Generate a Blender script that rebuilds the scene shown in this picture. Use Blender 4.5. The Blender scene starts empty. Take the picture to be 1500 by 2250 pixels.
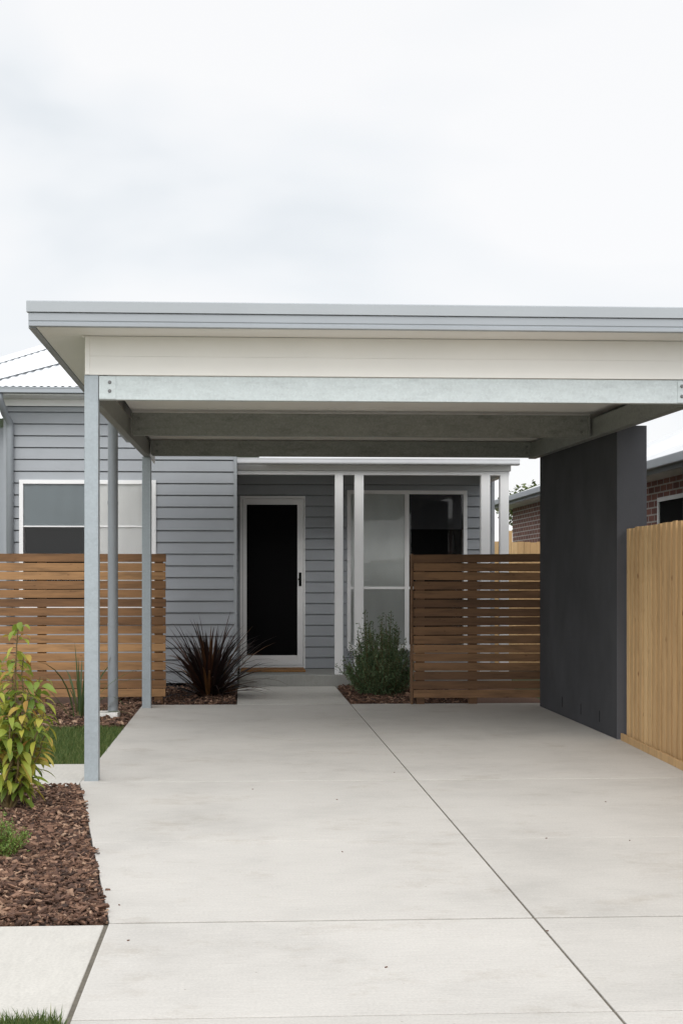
import bpy, bmesh, math, random
from mathutils import Vector, Matrix
R = random.Random(11)
scene = bpy.context.scene
COL = scene.collection
rad = math.radians
# ---------------- camera model (metres; X right, Y depth, Z up)
F, CX, CY, TH, H = 3000.0, 692.0, 1273.0, rad(3.0), 1.36
S, K = math.sin(TH), math.cos(TH)
def X(px, Y):
    t = (px-CX)/F
    return Y*(S+t*K)/(K-t*S)
def Z(py, px, Y):
    x = X(px, Y)
    return H-(py-CY)/F*(x*S+Y*K)
def on_slope(px, py, Ye, Ze, tn):
    t = (px-CX)/F; v = (CY-py)/F
    dx, dy = t*K+S, K-t*S
    l = (Ze-tn*Ye-H)/(v-tn*dy)
    return dx*l, dy*l, H+v*l
cam = bpy.data.cameras.new('camera'); co = bpy.data.objects.new('camera', cam); COL.objects.link(co)
co.location = (0, 0, H); co.rotation_euler = (rad(90), 0, -TH)
cam.sensor_fit = 'HORIZONTAL'; cam.sensor_width = 36; cam.lens = F/1500*36
cam.shift_x = 58/1500; cam.shift_y = 148/1500
cam.clip_start = 0.05; cam.clip_end = 2000
scene.camera = co

# ---------------- materials
def newmat(name):
    m = bpy.data.materials.new(name); m.use_nodes = True
    nt = m.node_tree; b = nt.nodes['Principled BSDF']
    return m, nt, b
def nd(nt, t, **kw):
    n = nt.nodes.new(t)
    for k, v in kw.items(): setattr(n, k, v)
    return n
def coords(nt, stretch=(1,1,1)):
    tc = nd(nt, 'ShaderNodeTexCoord'); mp = nd(nt, 'ShaderNodeMapping')
    mp.inputs['Scale'].default_value = stretch
    nt.links.new(tc.outputs['Object'], mp.inputs[0])
    return mp.outputs[0]
def noise(nt, vec, scale, detail=5, rough=.6):
    n = nd(nt, 'ShaderNodeTexNoise'); n.inputs['Scale'].default_value = scale
    n.inputs['Detail'].default_value = detail; n.inputs['Roughness'].default_value = rough
    nt.links.new(vec, n.inputs['Vector']); return n.outputs[0]
def ramp(nt, fac, stops):
    r = nd(nt, 'ShaderNodeValToRGB'); e = r.color_ramp.elements
    while len(e) < len(stops): e.new(.5)
    for i, (p, c) in enumerate(stops):
        e[i].position = p; e[i].color = (*c, 1) if len(c) == 3 else c
    nt.links.new(fac, r.inputs[0]); return r.outputs[0]
def mult(nt, a, b, fac=1.0):
    m = nd(nt, 'ShaderNodeMix', data_type='RGBA', blend_type='MULTIPLY')
    m.inputs[0].default_value = fac
    nt.links.new(a, m.inputs[6]); nt.links.new(b, m.inputs[7]); return m.outputs[2]
def mixc(nt, fac, a, b):
    m = nd(nt, 'ShaderNodeMix', data_type='RGBA')
    if isinstance(fac, float): m.inputs[0].default_value = fac
    else: nt.links.new(fac, m.inputs[0])
    for i, v in ((6, a), (7, b)):
        if isinstance(v, tuple): m.inputs[i].default_value = (*v, 1)
        else: nt.links.new(v, m.inputs[i])
    return m.outputs[2]
def bump(nt, b, h, strength=.2, dist=.01):
    n = nd(nt, 'ShaderNodeBump'); n.inputs['Strength'].default_value = strength; n.inputs['Distance'].default_value = dist
    nt.links.new(h, n.inputs['Height']); nt.links.new(n.outputs[0], b.inputs['Normal'])
def sc(c, k): return tuple(min(1, x*k) for x in c)
def paint(name, c, rough=.5, metal=0., var=.08, scale=3, stretch=(1,1,1), bs=0., bscale=80, spec=.5):
    m, nt, b = newmat(name); v = coords(nt, stretch)
    n = noise(nt, v, scale)
    nt.links.new(ramp(nt, n, [(.3, sc(c, 1-var)), (.7, sc(c, 1+var))]), b.inputs['Base Color'])
    b.inputs['Roughness'].default_value = rough; b.inputs['Metallic'].default_value = metal
    b.inputs['Specular IOR Level'].default_value = spec
    if bs: bump(nt, b, noise(nt, v, bscale, 3), bs, .004)
    return m
def galv(name, c, metal=.35, rough=.45, amt=1.0):
    m, nt, b = newmat(name); v = coords(nt)
    vo = nd(nt, 'ShaderNodeTexVoronoi'); vo.inputs['Scale'].default_value = 70; nt.links.new(v, vo.inputs['Vector'])
    sp = ramp(nt, vo.outputs['Color'], [(.0, (.92-.06*(amt > 1),)*3), (1, (1.06+.06*(amt > 1),)*3)])
    bl = noise(nt, coords(nt, (1, 1, 3.5)), 4.5, 9, .75)
    base = ramp(nt, bl, [(.32, sc(c, 1-.24*amt)), (.47, c), (.58, sc(c, 1+.06*amt)), (.75, sc(c, 1+.28*amt))])
    nt.links.new(mult(nt, base, sp), b.inputs['Base Color'])
    b.inputs['Metallic'].default_value = metal
    rr = nd(nt, 'ShaderNodeMapRange'); rr.inputs['To Min'].default_value = rough-.12; rr.inputs['To Max'].default_value = rough+.2
    nt.links.new(bl, rr.inputs[0]); nt.links.new(rr.outputs[0], b.inputs['Roughness'])
    return m
def island(nt):
    g = nd(nt, 'ShaderNodeNewGeometry'); return g.outputs['Random Per Island']
def timber(name, stops, stretch, gscale=7, rough=.75, grain=1.0):
    m, nt, b = newmat(name); v = coords(nt, stretch)
    isl = island(nt)
    add = nd(nt, 'ShaderNodeVectorMath', operation='ADD'); cm = nd(nt, 'ShaderNodeCombineXYZ')
    ml = nd(nt, 'ShaderNodeMath', operation='MULTIPLY'); ml.inputs[1].default_value = 37.
    nt.links.new(isl, ml.inputs[0])
    for i in range(3): nt.links.new(ml.outputs[0], cm.inputs[i])
    nt.links.new(v, add.inputs[0]); nt.links.new(cm.outputs[0], add.inputs[1])
    g = noise(nt, add.outputs[0], gscale, 8, .65)
    col = ramp(nt, isl, stops)
    gr = ramp(nt, g, [(.25, (1-.5*grain,)*3), (.5, (1,)*3), (.75, (1+.3*grain,)*3)])
    c2 = mult(nt, col, gr)
    # knots
    vo = nd(nt, 'ShaderNodeTexVoronoi'); vo.inputs['Scale'].default_value = 2.6
    k2 = nd(nt, 'ShaderNodeVectorMath', operation='MULTIPLY'); k2.inputs[1].default_value = tuple(1.6 if s_ < 3 else .55 for s_ in stretch)
    nt.links.new(add.outputs[0], k2.inputs[0]); nt.links.new(k2.outputs[0], vo.inputs['Vector'])
    kn = ramp(nt, vo.outputs['Distance'], [(.04, (.5, .42, .36)), (.11, (1, 1, 1))])
    nt.links.new(mult(nt, c2, kn), b.inputs['Base Color'])
    b.inputs['Roughness'].default_value = rough
    bump(nt, b, g, .25, .004)
    return m
def leafmat(name, stops, trans=.35, rough=.5):
    m, nt, b = newmat(name)
    c = ramp(nt, island(nt), stops)
    nt.links.new(c, b.inputs['Base Color']); b.inputs['Roughness'].default_value = rough
    tr = nd(nt, 'ShaderNodeBsdfTranslucent'); nt.links.new(c, tr.inputs[0])
    mx = nd(nt, 'ShaderNodeMixShader'); mx.inputs[0].default_value = trans
    nt.links.new(b.outputs[0], mx.inputs[1]); nt.links.new(tr.outputs[0], mx.inputs[2])
    nt.links.new(mx.outputs[0], nt.nodes['Material Output'].inputs[0])
    return m
def concrete(name, c, streak=(1, 14, 1), stain=.5):
    m, nt, b = newmat(name); v = coords(nt)
    big = noise(nt, v, 1.1, 7, .66); fine = noise(nt, v, 90, 4, .7)
    br = noise(nt, coords(nt, streak), 6, 6, .7)
    col = ramp(nt, big, [(.3, sc(c, .87)), (.5, c), (.7, sc(c, 1.06))])
    col = mult(nt, col, ramp(nt, br, [(.3, (.93,)*3), (.7, (1.05,)*3)]))
    col = mult(nt, col, ramp(nt, fine, [(.3, (.90,)*3), (.7, (1.08,)*3)]))
    col = mult(nt, col, ramp(nt, island(nt), [(0, (.95, .95, .945)), (1, (1.03, 1.03, 1.03))]))
    st = noise(nt, coords(nt, (.8, 1.1, 1)), 2.1, 10, .78)
    col = mult(nt, col, ramp(nt, st, [(.30, (.70, .645, .58)), (.46, (1, 1, 1))]), stain)
    sp = noise(nt, v, 38, 2, .5)
    col = mult(nt, col, ramp(nt, sp, [(.2, (.5, .45, .40)), (.25, (1, 1, 1))]), .8)
    nt.links.new(col, b.inputs['Base Color']); b.inputs['Roughness'].default_value = .85
    b.inputs['Specular IOR Level'].default_value = .3
    bump(nt, b, fine, .22, .003)
    return m
def brick(name, c1, c2, mortar):
    m, nt, b = newmat(name); tc = nd(nt, 'ShaderNodeTexCoord'); sx = nd(nt, 'ShaderNodeSeparateXYZ')
    nt.links.new(tc.outputs['Object'], sx.inputs[0])
    ad = nd(nt, 'ShaderNodeMath', operation='ADD'); nt.links.new(sx.outputs[0], ad.inputs[0]); nt.links.new(sx.outputs[1], ad.inputs[1])
    cm = nd(nt, 'ShaderNodeCombineXYZ'); nt.links.new(ad.outputs[0], cm.inputs[0]); nt.links.new(sx.outputs[2], cm.inputs[1])
    bt = nd(nt, 'ShaderNodeTexBrick'); nt.links.new(cm.outputs[0], bt.inputs['Vector'])
    bt.inputs['Color1'].default_value = (*c1, 1); bt.inputs['Color2'].default_value = (*c2, 1); bt.inputs['Mortar'].default_value = (*mortar, 1)
    bt.inputs['Scale'].default_value = 1; bt.inputs['Brick Width'].default_value = .24; bt.inputs['Row Height'].default_value = .086
    bt.inputs['Mortar Size'].default_value = .01; bt.inputs['Mortar Smooth'].default_value = .2
    n = noise(nt, tc.outputs['Object'], 6, 5)
    nt.links.new(mult(nt, bt.outputs[0], ramp(nt, n, [(.3, (.75,)*3), (.7, (1.2,)*3)])), b.inputs['Base Color'])
    b.inputs['Roughness'].default_value = .85
    bump(nt, b, bt.outputs['Fac'], -.4, .006)
    return m
def glassmat(name, tint=.95):
    m, nt, b = newmat(name); nt.nodes.remove(b)
    t = nd(nt, 'ShaderNodeBsdfTransparent'); t.inputs[0].default_value = (tint, tint, tint, 1)
    g = nd(nt, 'ShaderNodeBsdfGlossy'); g.inputs['Roughness'].default_value = .015
    fr = nd(nt, 'ShaderNodeFresnel'); fr.inputs[0].default_value = 1.42
    mx = nd(nt, 'ShaderNodeMixShader'); nt.links.new(fr.outputs[0], mx.inputs[0])
    nt.links.new(t.outputs[0], mx.inputs[1]); nt.links.new(g.outputs[0], mx.inputs[2])
    nt.links.new(mx.outputs[0], nt.nodes['Material Output'].inputs[0])
    return m
M = dict(
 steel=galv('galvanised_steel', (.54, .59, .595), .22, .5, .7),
 steel_shaded=galv('galvanised_steel_shaded', (.23, .238, .222), .25, .5, 1.25),  # darker copy of the steel, shade under the roof put into its colour
 steel_post=galv('galvanised_post_steel', (.35, .39, .415), .3, .42, .35),
 bolt=paint('bolt_steel', (.17, .17, .17), .4, .6),
 gutter=paint('grey_metal_trim', (.355, .38, .40), .42, .0, .05, 1.2),
 gutter_low=paint('grey_metal_trim_lower', (.32, .345, .37), .45, .0, .05, 1.2),
 gutter_pale=paint('pale_metal_trim', (.66, .67, .69), .45, .0, .05, 1.2),
 cream=paint('cream_board_paint', (.81, .795, .755), .6, 0, .03, 1.5),
 soffit=paint('soffit_paint', (.82, .80, .76), .65, 0, .03, 1.2),
 board=paint('grey_weatherboard_paint', (.345, .366, .392), .5, 0, .07, 1.3),
 white=paint('white_trim_paint', (.88, .88, .88), .45, 0, .03, 2),
 pipe=paint('grey_pipe_paint', (.25, .27, .29), .4, 0, .05, 2),
 roofwhite=paint('pale_roof_sheet', (.74, .76, .78), .45, .0, .05, 1),
 black=paint('black_mesh_screen', (.004, .004, .0045), .8, 0, .1, 40, spec=.1),
 room=paint('dark_room', (.006, .0065, .007), .9, spec=.1),
 blind=paint('pale_blind', (.86, .87, .86), .8, 0, .05, 2, (1, 1, .3)),
 blind_frost=paint('frosted_pane_film', (.66, .695, .68), .7, 0, .12, 1.1, (1, 1, .5)),
 blind_mid=paint('grey_blind', (.25, .295, .315), .8, 0, .05, 2),
 blind_dark=paint('charcoal_blind', (.045, .047, .053), .8, 0, .05, 2),
 glass=glassmat('window_glass'),
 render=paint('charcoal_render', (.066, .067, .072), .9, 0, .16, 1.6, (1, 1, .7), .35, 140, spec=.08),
 render_lit=paint('charcoal_render_lit', (.098, .10, .11), .85, 0, .10, 2, (1, 1, .6), .3, 140, spec=.2),  # lighter copy of the render, frontal light put into its colour
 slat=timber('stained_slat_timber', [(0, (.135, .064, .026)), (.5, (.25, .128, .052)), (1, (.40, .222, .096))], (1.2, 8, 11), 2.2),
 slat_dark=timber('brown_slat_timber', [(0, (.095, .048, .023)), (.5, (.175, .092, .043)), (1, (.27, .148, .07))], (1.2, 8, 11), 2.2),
 pine=timber('pale_pine_palings', [(0, (.44, .275, .125)), (.5, (.53, .345, .165)), (1, (.60, .405, .20))], (8, 9, 1.0), 2.2, .75, .5),
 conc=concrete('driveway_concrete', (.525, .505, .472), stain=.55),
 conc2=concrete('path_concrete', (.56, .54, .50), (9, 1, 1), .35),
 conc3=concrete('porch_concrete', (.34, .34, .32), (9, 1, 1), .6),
 splash=paint('white_concrete_block', (.75, .73, .70), .8, 0, .08, 20, (1,1,1), .4, 60),
 coir=paint('coir_mat', (.34, .175, .07), .95, 0, .3, 60, (1,1,1), .8, 200),
 brick_a=brick('dark_red_brick', (.17, .068, .056), (.25, .11, .088), (.48, .44, .41)),
 brick_b=brick('red_brown_brick', (.24, .105, .078), (.18, .076, .06), (.48, .44, .41)),
 tile=paint('grey_roof_tiles', (.62, .63, .64), .6, 0, .1, 4),
 fascia_grey=paint('grey_fascia', (.33, .35, .37), .5, 0, .05, 2),
 leaf_shrub=leafmat('yellow_green_leaf', [(0, (.13, .21, .03)), (.45, (.26, .33, .045)), (.78, (.42, .42, .065)), (.92, (.48, .36, .07)), (1, (.34, .14, .04))], .38),
 leaf_flax=leafmat('dark_flax_leaf', [(0, (.018, .012, .012)), (.6, (.034, .019, .016)), (.85, (.075, .03, .016)), (1, (.20, .10, .035))], .12, .4),
 leaf_bush=leafmat('grey_green_leaf', [(0, (.05, .09, .033)), (.5, (.105, .165, .07)), (1, (.21, .29, .15))], .25),
 leaf_strap=leafmat('green_strap_leaf', [(0, (.04, .07, .02)), (.7, (.08, .13, .035)), (1, (.18, .15, .06))], .25),
 leaf_fern=leafmat('bright_green_leaf', [(0, (.10, .18, .03)), (1, (.24, .34, .075))], .3),
 leaf_tree=leafmat('tree_leaf', [(0, (.05, .075, .02)), (1, (.16, .19, .07))], .25),
 grass=leafmat('grass_blade', [(0, (.05, .09, .018)), (.7, (.095, .15, .032)), (1, (.22, .23, .08))], .25, .7),
 stem=paint('plant_stem', (.12, .085, .03), .7, 0, .2, 20),
 bark=paint('tree_bark', (.09, .07, .05), .9, 0, .3, 10),
)
def mulchmat():
    m, nt, b = newmat('bark_mulch_chips')
    c = ramp(nt, island(nt), [(0, (.035, .019, .013)), (.3, (.088, .045, .029)), (.65, (.165, .088, .056)), (.88, (.265, .152, .098)), (1, (.42, .28, .19))])
    v = coords(nt); n = noise(nt, v, 45, 5)
    nt.links.new(mult(nt, c, ramp(nt, n, [(.3, (.55,)*3), (.7, (1.3,)*3)])), b.inputs['Base Color'])
    b.inputs['Roughness'].default_value = .9
    return m
M['mulch'] = mulchmat()
def soilmat():
    m, nt, b = newmat('earth_and_rough_grass'); v = coords(nt)
    n = noise(nt, v, .35, 8, .7); n2 = noise(nt, v, 12, 5)
    c = ramp(nt, n, [(.35, (.055, .05, .026)), (.55, (.06, .085, .026)), (.7, (.09, .11, .04))])
    nt.links.new(mult(nt, c, ramp(nt, n2, [(.3, (.7,)*3), (.7, (1.2,)*3)])), b.inputs['Base Color'])
    b.inputs['Roughness'].default_value = .95
    return m
M['soil'] = soilmat()
M['joint'] = paint('dark_joint_filler', (.13, .115, .09), .9, 0, .3, 30)

# ---------------- mesh builder
def wloc(o):
    v = Vector((0, 0, 0))
    while o is not None: v = v+o.location; o = o.parent
    return v
class MB:
    def __init__(s): s.v = []; s.f = []
    def poly(s, pts):
        i = len(s.v); s.v += [tuple(p) for p in pts]; s.f.append(tuple(range(i, i+len(pts)))); return s
    def hexa(s, p):      # 4 bottom (ccw) + 4 top
        i = len(s.v); s.v += [tuple(q) for q in p]
        for f in ((3,2,1,0), (4,5,6,7), (0,1,5,4), (1,2,6,5), (2,3,7,6), (3,0,4,7)): s.f.append(tuple(i+k for k in f))
        return s
    def box(s, x0, x1, y0, y1, z0, z1):
        x0, x1 = min(x0, x1), max(x0, x1); y0, y1 = min(y0, y1), max(y0, y1); z0, z1 = min(z0, z1), max(z0, z1)
        return s.hexa([(x0,y0,z0),(x1,y0,z0),(x1,y1,z0),(x0,y1,z0),(x0,y0,z1),(x1,y0,z1),(x1,y1,z1),(x0,y1,z1)])
    def prism(s, pts, z0, z1):   # xy polygon ccw
        n = len(pts); i = len(s.v)
        s.v += [(x, y, z0) for x, y in pts]+[(x, y, z1) for x, y in pts]
        s.f.append(tuple(i+k for k in reversed(range(n)))); s.f.append(tuple(i+n+k for k in range(n)))
        for k in range(n): s.f.append((i+k, i+(k+1) % n, i+n+(k+1) % n, i+n+k))
        return s
    def extrude_x(s, prof, x0, x1):   # profile in (y,z)
        n = len(prof); i = len(s.v)
        s.v += [(x0, y, z) for y, z in prof]+[(x1, y, z) for y, z in prof]
        s.f.append(tuple(i+k for k in range(n))); s.f.append(tuple(i+n+k for k in reversed(range(n))))
        for k in range(n): s.f.append((i+k, i+n+k, i+n+(k+1) % n, i+(k+1) % n))
        return s
    def tube(s, pts, r, n=12, r1=None, cap=True):
        pts = [Vector(p) for p in pts]; rings = []
        for j, p in enumerate(pts):
            d = (pts[min(j+1, len(pts)-1)]-pts[max(j-1, 0)]).normalized()
            a = d.cross(Vector((0, 1, .13)) if abs(d.y) < .9 else Vector((1, 0, 0))).normalized(); b = d.cross(a)
            rr = r if r1 is None else r+(r1-r)*j/(len(pts)-1)
            i = len(s.v); s.v += [tuple(p+(a*math.cos(2*math.pi*k/n)+b*math.sin(2*math.pi*k/n))*rr) for k in range(n)]; rings.append(i)
        for i, j in zip(rings, rings[1:]):
            for k in range(n): s.f.append((i+k, i+(k+1) % n, j+(k+1) % n, j+k))
        if cap:
            s.f.append(tuple(rings[0]+k for k in reversed(range(n)))); s.f.append(tuple(rings[-1]+k for k in range(n)))
        return s
    def strip(s, pts, wid, side):    # tapered ribbon
        i = len(s.v); side = Vector(side)
        for p, w in zip(pts, wid):
            p = Vector(p); s.v += [tuple(p-side*w/2), tuple(p+side*w/2)]
        for j in range(len(pts)-1):
            a = i+2*j; s.f.append((a, a+1, a+3, a+2))
        return s
    def build(s, name, mat, parent=None, bevel=0, smooth=False, loc=None, fix=True):
        me = bpy.data.meshes.new(name)
        off = wloc(parent) if parent else Vector(loc or (0, 0, 0))
        me.from_pydata([(v[0]-off.x, v[1]-off.y, v[2]-off.z) for v in s.v], [], s.f)
        if fix:
            bm = bmesh.new(); bm.from_mesh(me); bmesh.ops.recalc_face_normals(bm, faces=bm.faces); bm.to_mesh(me); bm.free()
        me.materials.append(M[mat]); me.update()
        o = bpy.data.objects.new(name, me); COL.objects.link(o)
        if parent: o.parent = parent
        else: o.location = off
        if bevel:
            b = o.modifiers.new('bevel', 'BEVEL'); b.width = bevel; b.segments = 2; b.limit_method = 'ANGLE'
        if smooth:
            for p in me.polygons: p.use_smooth = True
        return o
def box(*a): return MB().box(*a)
def tag(o, label, cat, group=None, kind=None):
    o['label'] = label; o['category'] = cat
    if group: o['group'] = group
    if kind: o['kind'] = kind
    return o
def thing(name, label, cat, loc, group=None):
    o = bpy.data.objects.new(name, None); COL.objects.link(o); o.location = loc; o.empty_display_size = .1
    return tag(o, label, cat, group)
def struct(o, label, cat): return tag(o, label, cat, None, 'structure')

# ---------------- the ground
struct(MB().poly([(-250, -120, -.08), (250, -120, -.08), (250, 600, -.08), (-250, 600, -.08)]).build('ground', 'soil'), 'flat earth and rough grass around the houses', 'ground')
JX = 1.165
def ledge(y):
    if y <= 5.43: return -.53
    if y <= 9.2: return -.53+(y-5.43)/(9.2-5.43)*(-1.09+.53)
    return -1.09
dm = MB()
ycuts = [(1.0, 0), (4.24, .010), (5.43, .022), (7.1, .006), (9.2, .010), (14.84, 0)]
for (ya, ga), (yb, gb) in zip(ycuts, ycuts[1:]):
    a, b = ya+ga/2, yb-gb/2
    g = .005
    dm.prism([(ledge(ya), a), (JX-g, a), (JX-g, b), (ledge(yb), b)], -.075, 0)
    dm.prism([(JX+g, a), (3.45, a), (3.45, b), (JX+g, b)], -.075, 0)
struct(dm.build('driveway', 'conc', bevel=.002), 'pale concrete driveway slabs with straight joints', 'driveway')
struct(MB().poly([(-.5, 1, -.005), (3.4, 1, -.005), (3.4, 14.8, -.005), (-1.05, 14.8, -.005), (-1.05, 9.2, -.005), (-.5, 5.4, -.005)]).build('joint_filler', 'joint'), 'dark filler in the joints of the driveway', 'joint')
fp = MB()
fp.prism([(-6, 4.22), (-.548, 4.22), (-.548, 5.41), (-6, 5.41)], -.075, -.002)
struct(fp.build('footpath', 'conc2', bevel=.004), 'pale concrete footpath beside the driveway, in front of the bark bed', 'footpath')
struct(MB().prism([(-.548, 4.22), (-.53, 4.22), (-.53, 5.42), (-.548, 5.42)], -.075, -.006).build('expansion_joint', 'joint'), 'dark rough strip between footpath and driveway', 'joint')
struct(MB().prism([(-4, 9.04), (-1.095, 9.04), (-1.095, 10.15), (-4, 10.15)], -.075, -.004).build('side_path', 'conc2', bevel=.004), 'short pale concrete path left of the front carport post', 'path')
struct(MB().prism([(-.07, 14.85), (1.16, 14.85), (1.16, 17.28), (-.07, 17.28)], -.075, .002).build('entry_path', 'conc2', bevel=.004), 'concrete path leading from the driveway to the porch step', 'path')

# ---------------- mulch and grass (uncountable)
def mulch(name, label, poly, n, smin, smax, loc, inside, seed):
    r = random.Random(seed); mb = MB(); mb.poly([(x, y, -.022) for x, y in poly])
    xs = [p[0] for p in poly]; ys = [p[1] for p in poly]
    c = 0
    while c < n:
        x, y = r.uniform(min(xs), max(xs)), r.uniform(min(ys), max(ys))
        if not inside(x, y): continue
        c += 1
        L = smin+(smax-smin)*r.random()**2.2; W = L*r.uniform(.18, .6); T = r.uniform(.003, .010)
        rot = Matrix.Rotation(r.uniform(0, 6.28), 3, 'Z') @ Matrix.Rotation(r.gauss(0, .4), 3, 'X') @ Matrix.Rotation(r.gauss(0, .35), 3, 'Y')
        z = r.uniform(-.018, .018)+.008*math.sin(x*5+y*3); tw = r.uniform(.5, 1)
        pts = []
        for dz in (-T/2, T/2):
            for dx, dy in ((-L/2, -W/2*tw), (L/2, -W/2), (L/2*r.uniform(.8, 1), W/2*tw), (-L/2, W/2)):
                p = rot @ Vector((dx, dy, dz)); pts.append((x+p.x, y+p.y, z+p.z))
        mb.hexa(pts)
    return tag(mb.build(name, 'mulch', loc=loc, fix=False), label, 'mulch', None, 'stuff')
mulch('bark_mulch', 'reddish brown bark mulch in the bed at the left front of the driveway',
      [(-2.9, 5.43), (-.545, 5.43), (-1.105, 9.03), (-2.9, 9.03)], 26000, .010, .058, (-1.6, 7, 0),
      lambda x, y: x < ledge(y)-.008+.02*math.sin(y*9)*math.sin(y*4.3) and x > -2.2, 3)
mulch('bark_mulch', 'dark bark mulch under the strappy plant behind the small lawn',
      [(-3.6, 12.7), (-1.105, 12.7), (-1.105, 14.95), (-3.6, 14.95)], 5000, .02, .08, (-2, 14, 0), lambda x, y: x < -1.12 and x > -2.8, 4)
mulch('bark_mulch', 'dark bark mulch around the purple flax left of the entry path',
      [(-3.6, 14.955), (-.08, 14.955), (-.08, 17.19), (-3.6, 17.19)], 4000, .02, .08, (-.6, 16, 0), lambda x, y: x > -1.4 and x < -.1, 5)
mulch('bark_mulch', 'dark bark mulch around the grey green bush right of the entry path',
      [(1.17, 14.855), (3.4, 14.855), (3.4, 17.28), (1.17, 17.28)], 4000, .02, .08, (2, 16, 0), lambda x, y: x < 2.5 and x > 1.19, 6)
def lawn(label, x0, x1, y0, y1, n, h, loc, seed, vis=lambda x, y: True, zb=-.03):
    r = random.Random(seed); mb = MB(); mb.poly([(x0, y0, zb), (x1, y0, zb), (x1, y1, zb), (x0, y1, zb)])
    c = 0
    while c < n:
        x, y = r.uniform(x0, x1), r.uniform(y0, y1)
        if not vis(x, y): continue
        c += 1
        a = r.uniform(0, 6.28); w = r.uniform(.002, .005); hh = h*r.uniform(.5, 1.15); l = r.uniform(.1, .8)*hh; b = r.uniform(0, 6.28)
        dx, dy = math.cos(a)*w, math.sin(a)*w
        mb.poly([(x-dx, y-dy, zb), (x+dx, y+dy, zb), (x+math.cos(b)*l, y+math.sin(b)*l, zb+hh)])
    return tag(mb.build('lawn_grass', 'grass', loc=loc, fix=False), label, 'grass', None, 'stuff')
lawn('short green lawn left of the driveway behind the front carport post', -4, -1.1, 10.16, 12.69, 30000, .055, (-2, 11.4, 0), 8, lambda x, y: x > -2.6)
lawn('rough grass verge in front of the concrete footpath', -4, -.555, 2.6, 4.215, 18000, .06, (-1.5, 3.4, 0), 9, lambda x, y: x > -1.5 and y > 3.75, -.014)

# ---------------- carport
YF, YM, YR = 9.30, 12.0, 14.53
cp = thing('carport', 'open flat roofed carport on galvanised steel posts over the driveway', 'carport', (1.05, 11.9, 0))
XL, XR = -1.022, 3.11
XG = -1.394; YG = 8.9; YB = 16.4; XE = 3.55
def post(y, ztop):
    p = MB(); w = .0475
    p.box(XL-w, XL+w, y-w, y+w, -.06, ztop)
    return p.build('post', 'steel_post', cp, bevel=.006)
post(YF, 2.738); post(YR, 2.655)
def bolts(parent, pts, axis='y', sgn=-1):
    for (x, y, z) in pts:
        d = Vector((0, sgn*.012, 0)) if axis == 'y' else Vector((sgn*.012, 0, 0))
        p = Vector((x, y, z)); m = MB().tube([p, p+d*.25], .0125, 12).tube([p+d*.25, p+d], .0085, 6)
        m.build('bolt', 'bolt', parent)
# C section beams with lips
def cbeam(x0, x1, y, z0, z1, mat, face=-1):
    d = .055; t = .004; l = .022
    prof = [(y, z0), (y+d, z0), (y+d, z0+l), (y+d-t, z0+l), (y+d-t, z0+t), (y+t, z0+t), (y+t, z1-t), (y+d-t, z1-t), (y+d-t, z1-l), (y+d, z1-l), (y+d, z1), (y, z1)]
    return MB().extrude_x(prof, x0, x1).build('beam', mat, cp, bevel=.003)
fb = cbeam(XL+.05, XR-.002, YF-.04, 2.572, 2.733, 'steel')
yb = YF-.04
box(XL+.051, XL+.165, yb-.005, yb-.0005, 2.576, 2.729).build('cleat', 'steel', fb, bevel=.001)
bolts(fb, [(X(241, yb), yb-.005, Z(840, 241, yb)), (X(241, yb), yb-.005, Z(859, 241, yb))])
xr = X(1497, yb)
box(xr-.03, XR-.004, yb-.005, yb-.0005, 2.576, 2.729).build('cleat', 'steel', fb, bevel=.001)
bolts(fb, [(xr, yb-.005, 2.69), (xr, yb-.005, 2.62)])
mb_ = cbeam(XL+.06, XR-.06, YM-.03, 2.617, 2.815, 'steel_shaded')
rb = cbeam(XL+.06, XR-.02, YR-.03, 2.667, 2.832, 'steel_shaded')
for o, y, z0, z1 in ((mb_, YM-.03, 2.617, 2.815), (rb, YR-.03, 2.667, 2.832)):
    for xa, sg in ((XL+.055, 1), (XR-.065 if o is mb_ else XR-.025, -1)):
        br = MB(); br.box(min(xa, xa+sg*.09), max(xa, xa+sg*.09), y-.007, y-.001, z0+.008, z1-.008)
        br.box(min(xa, xa+sg*.007), max(xa, xa+sg*.007), y-.09, y-.007, z0+.008, z1-.008)
        br.build('cleat', 'steel_shaded', o)
        bolts(o, [(xa+sg*.055, y-.007, z0+.05), (xa+sg*.055, y-.007, z1-.05)])
def slopebeam(x0, x1, ya, yb_, za, zb, dp):
    m = MB().hexa([(x0, ya, za), (x1, ya, za), (x1, yb_, zb), (x0, yb_, zb), (x0, ya, za+dp), (x1, ya, za+dp), (x1, yb_, zb+dp), (x0, yb_, zb+dp)])
    return m.build('beam', 'steel_shaded', cp, bevel=.003)
slopebeam(XL-.03, XL+.03, YF+.049, YR+.07, 2.572, 2.657, .16)
slopebeam(XR-.04, XR+.04, YF-.04, YR+.07, 2.572, 2.66, .163)
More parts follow.
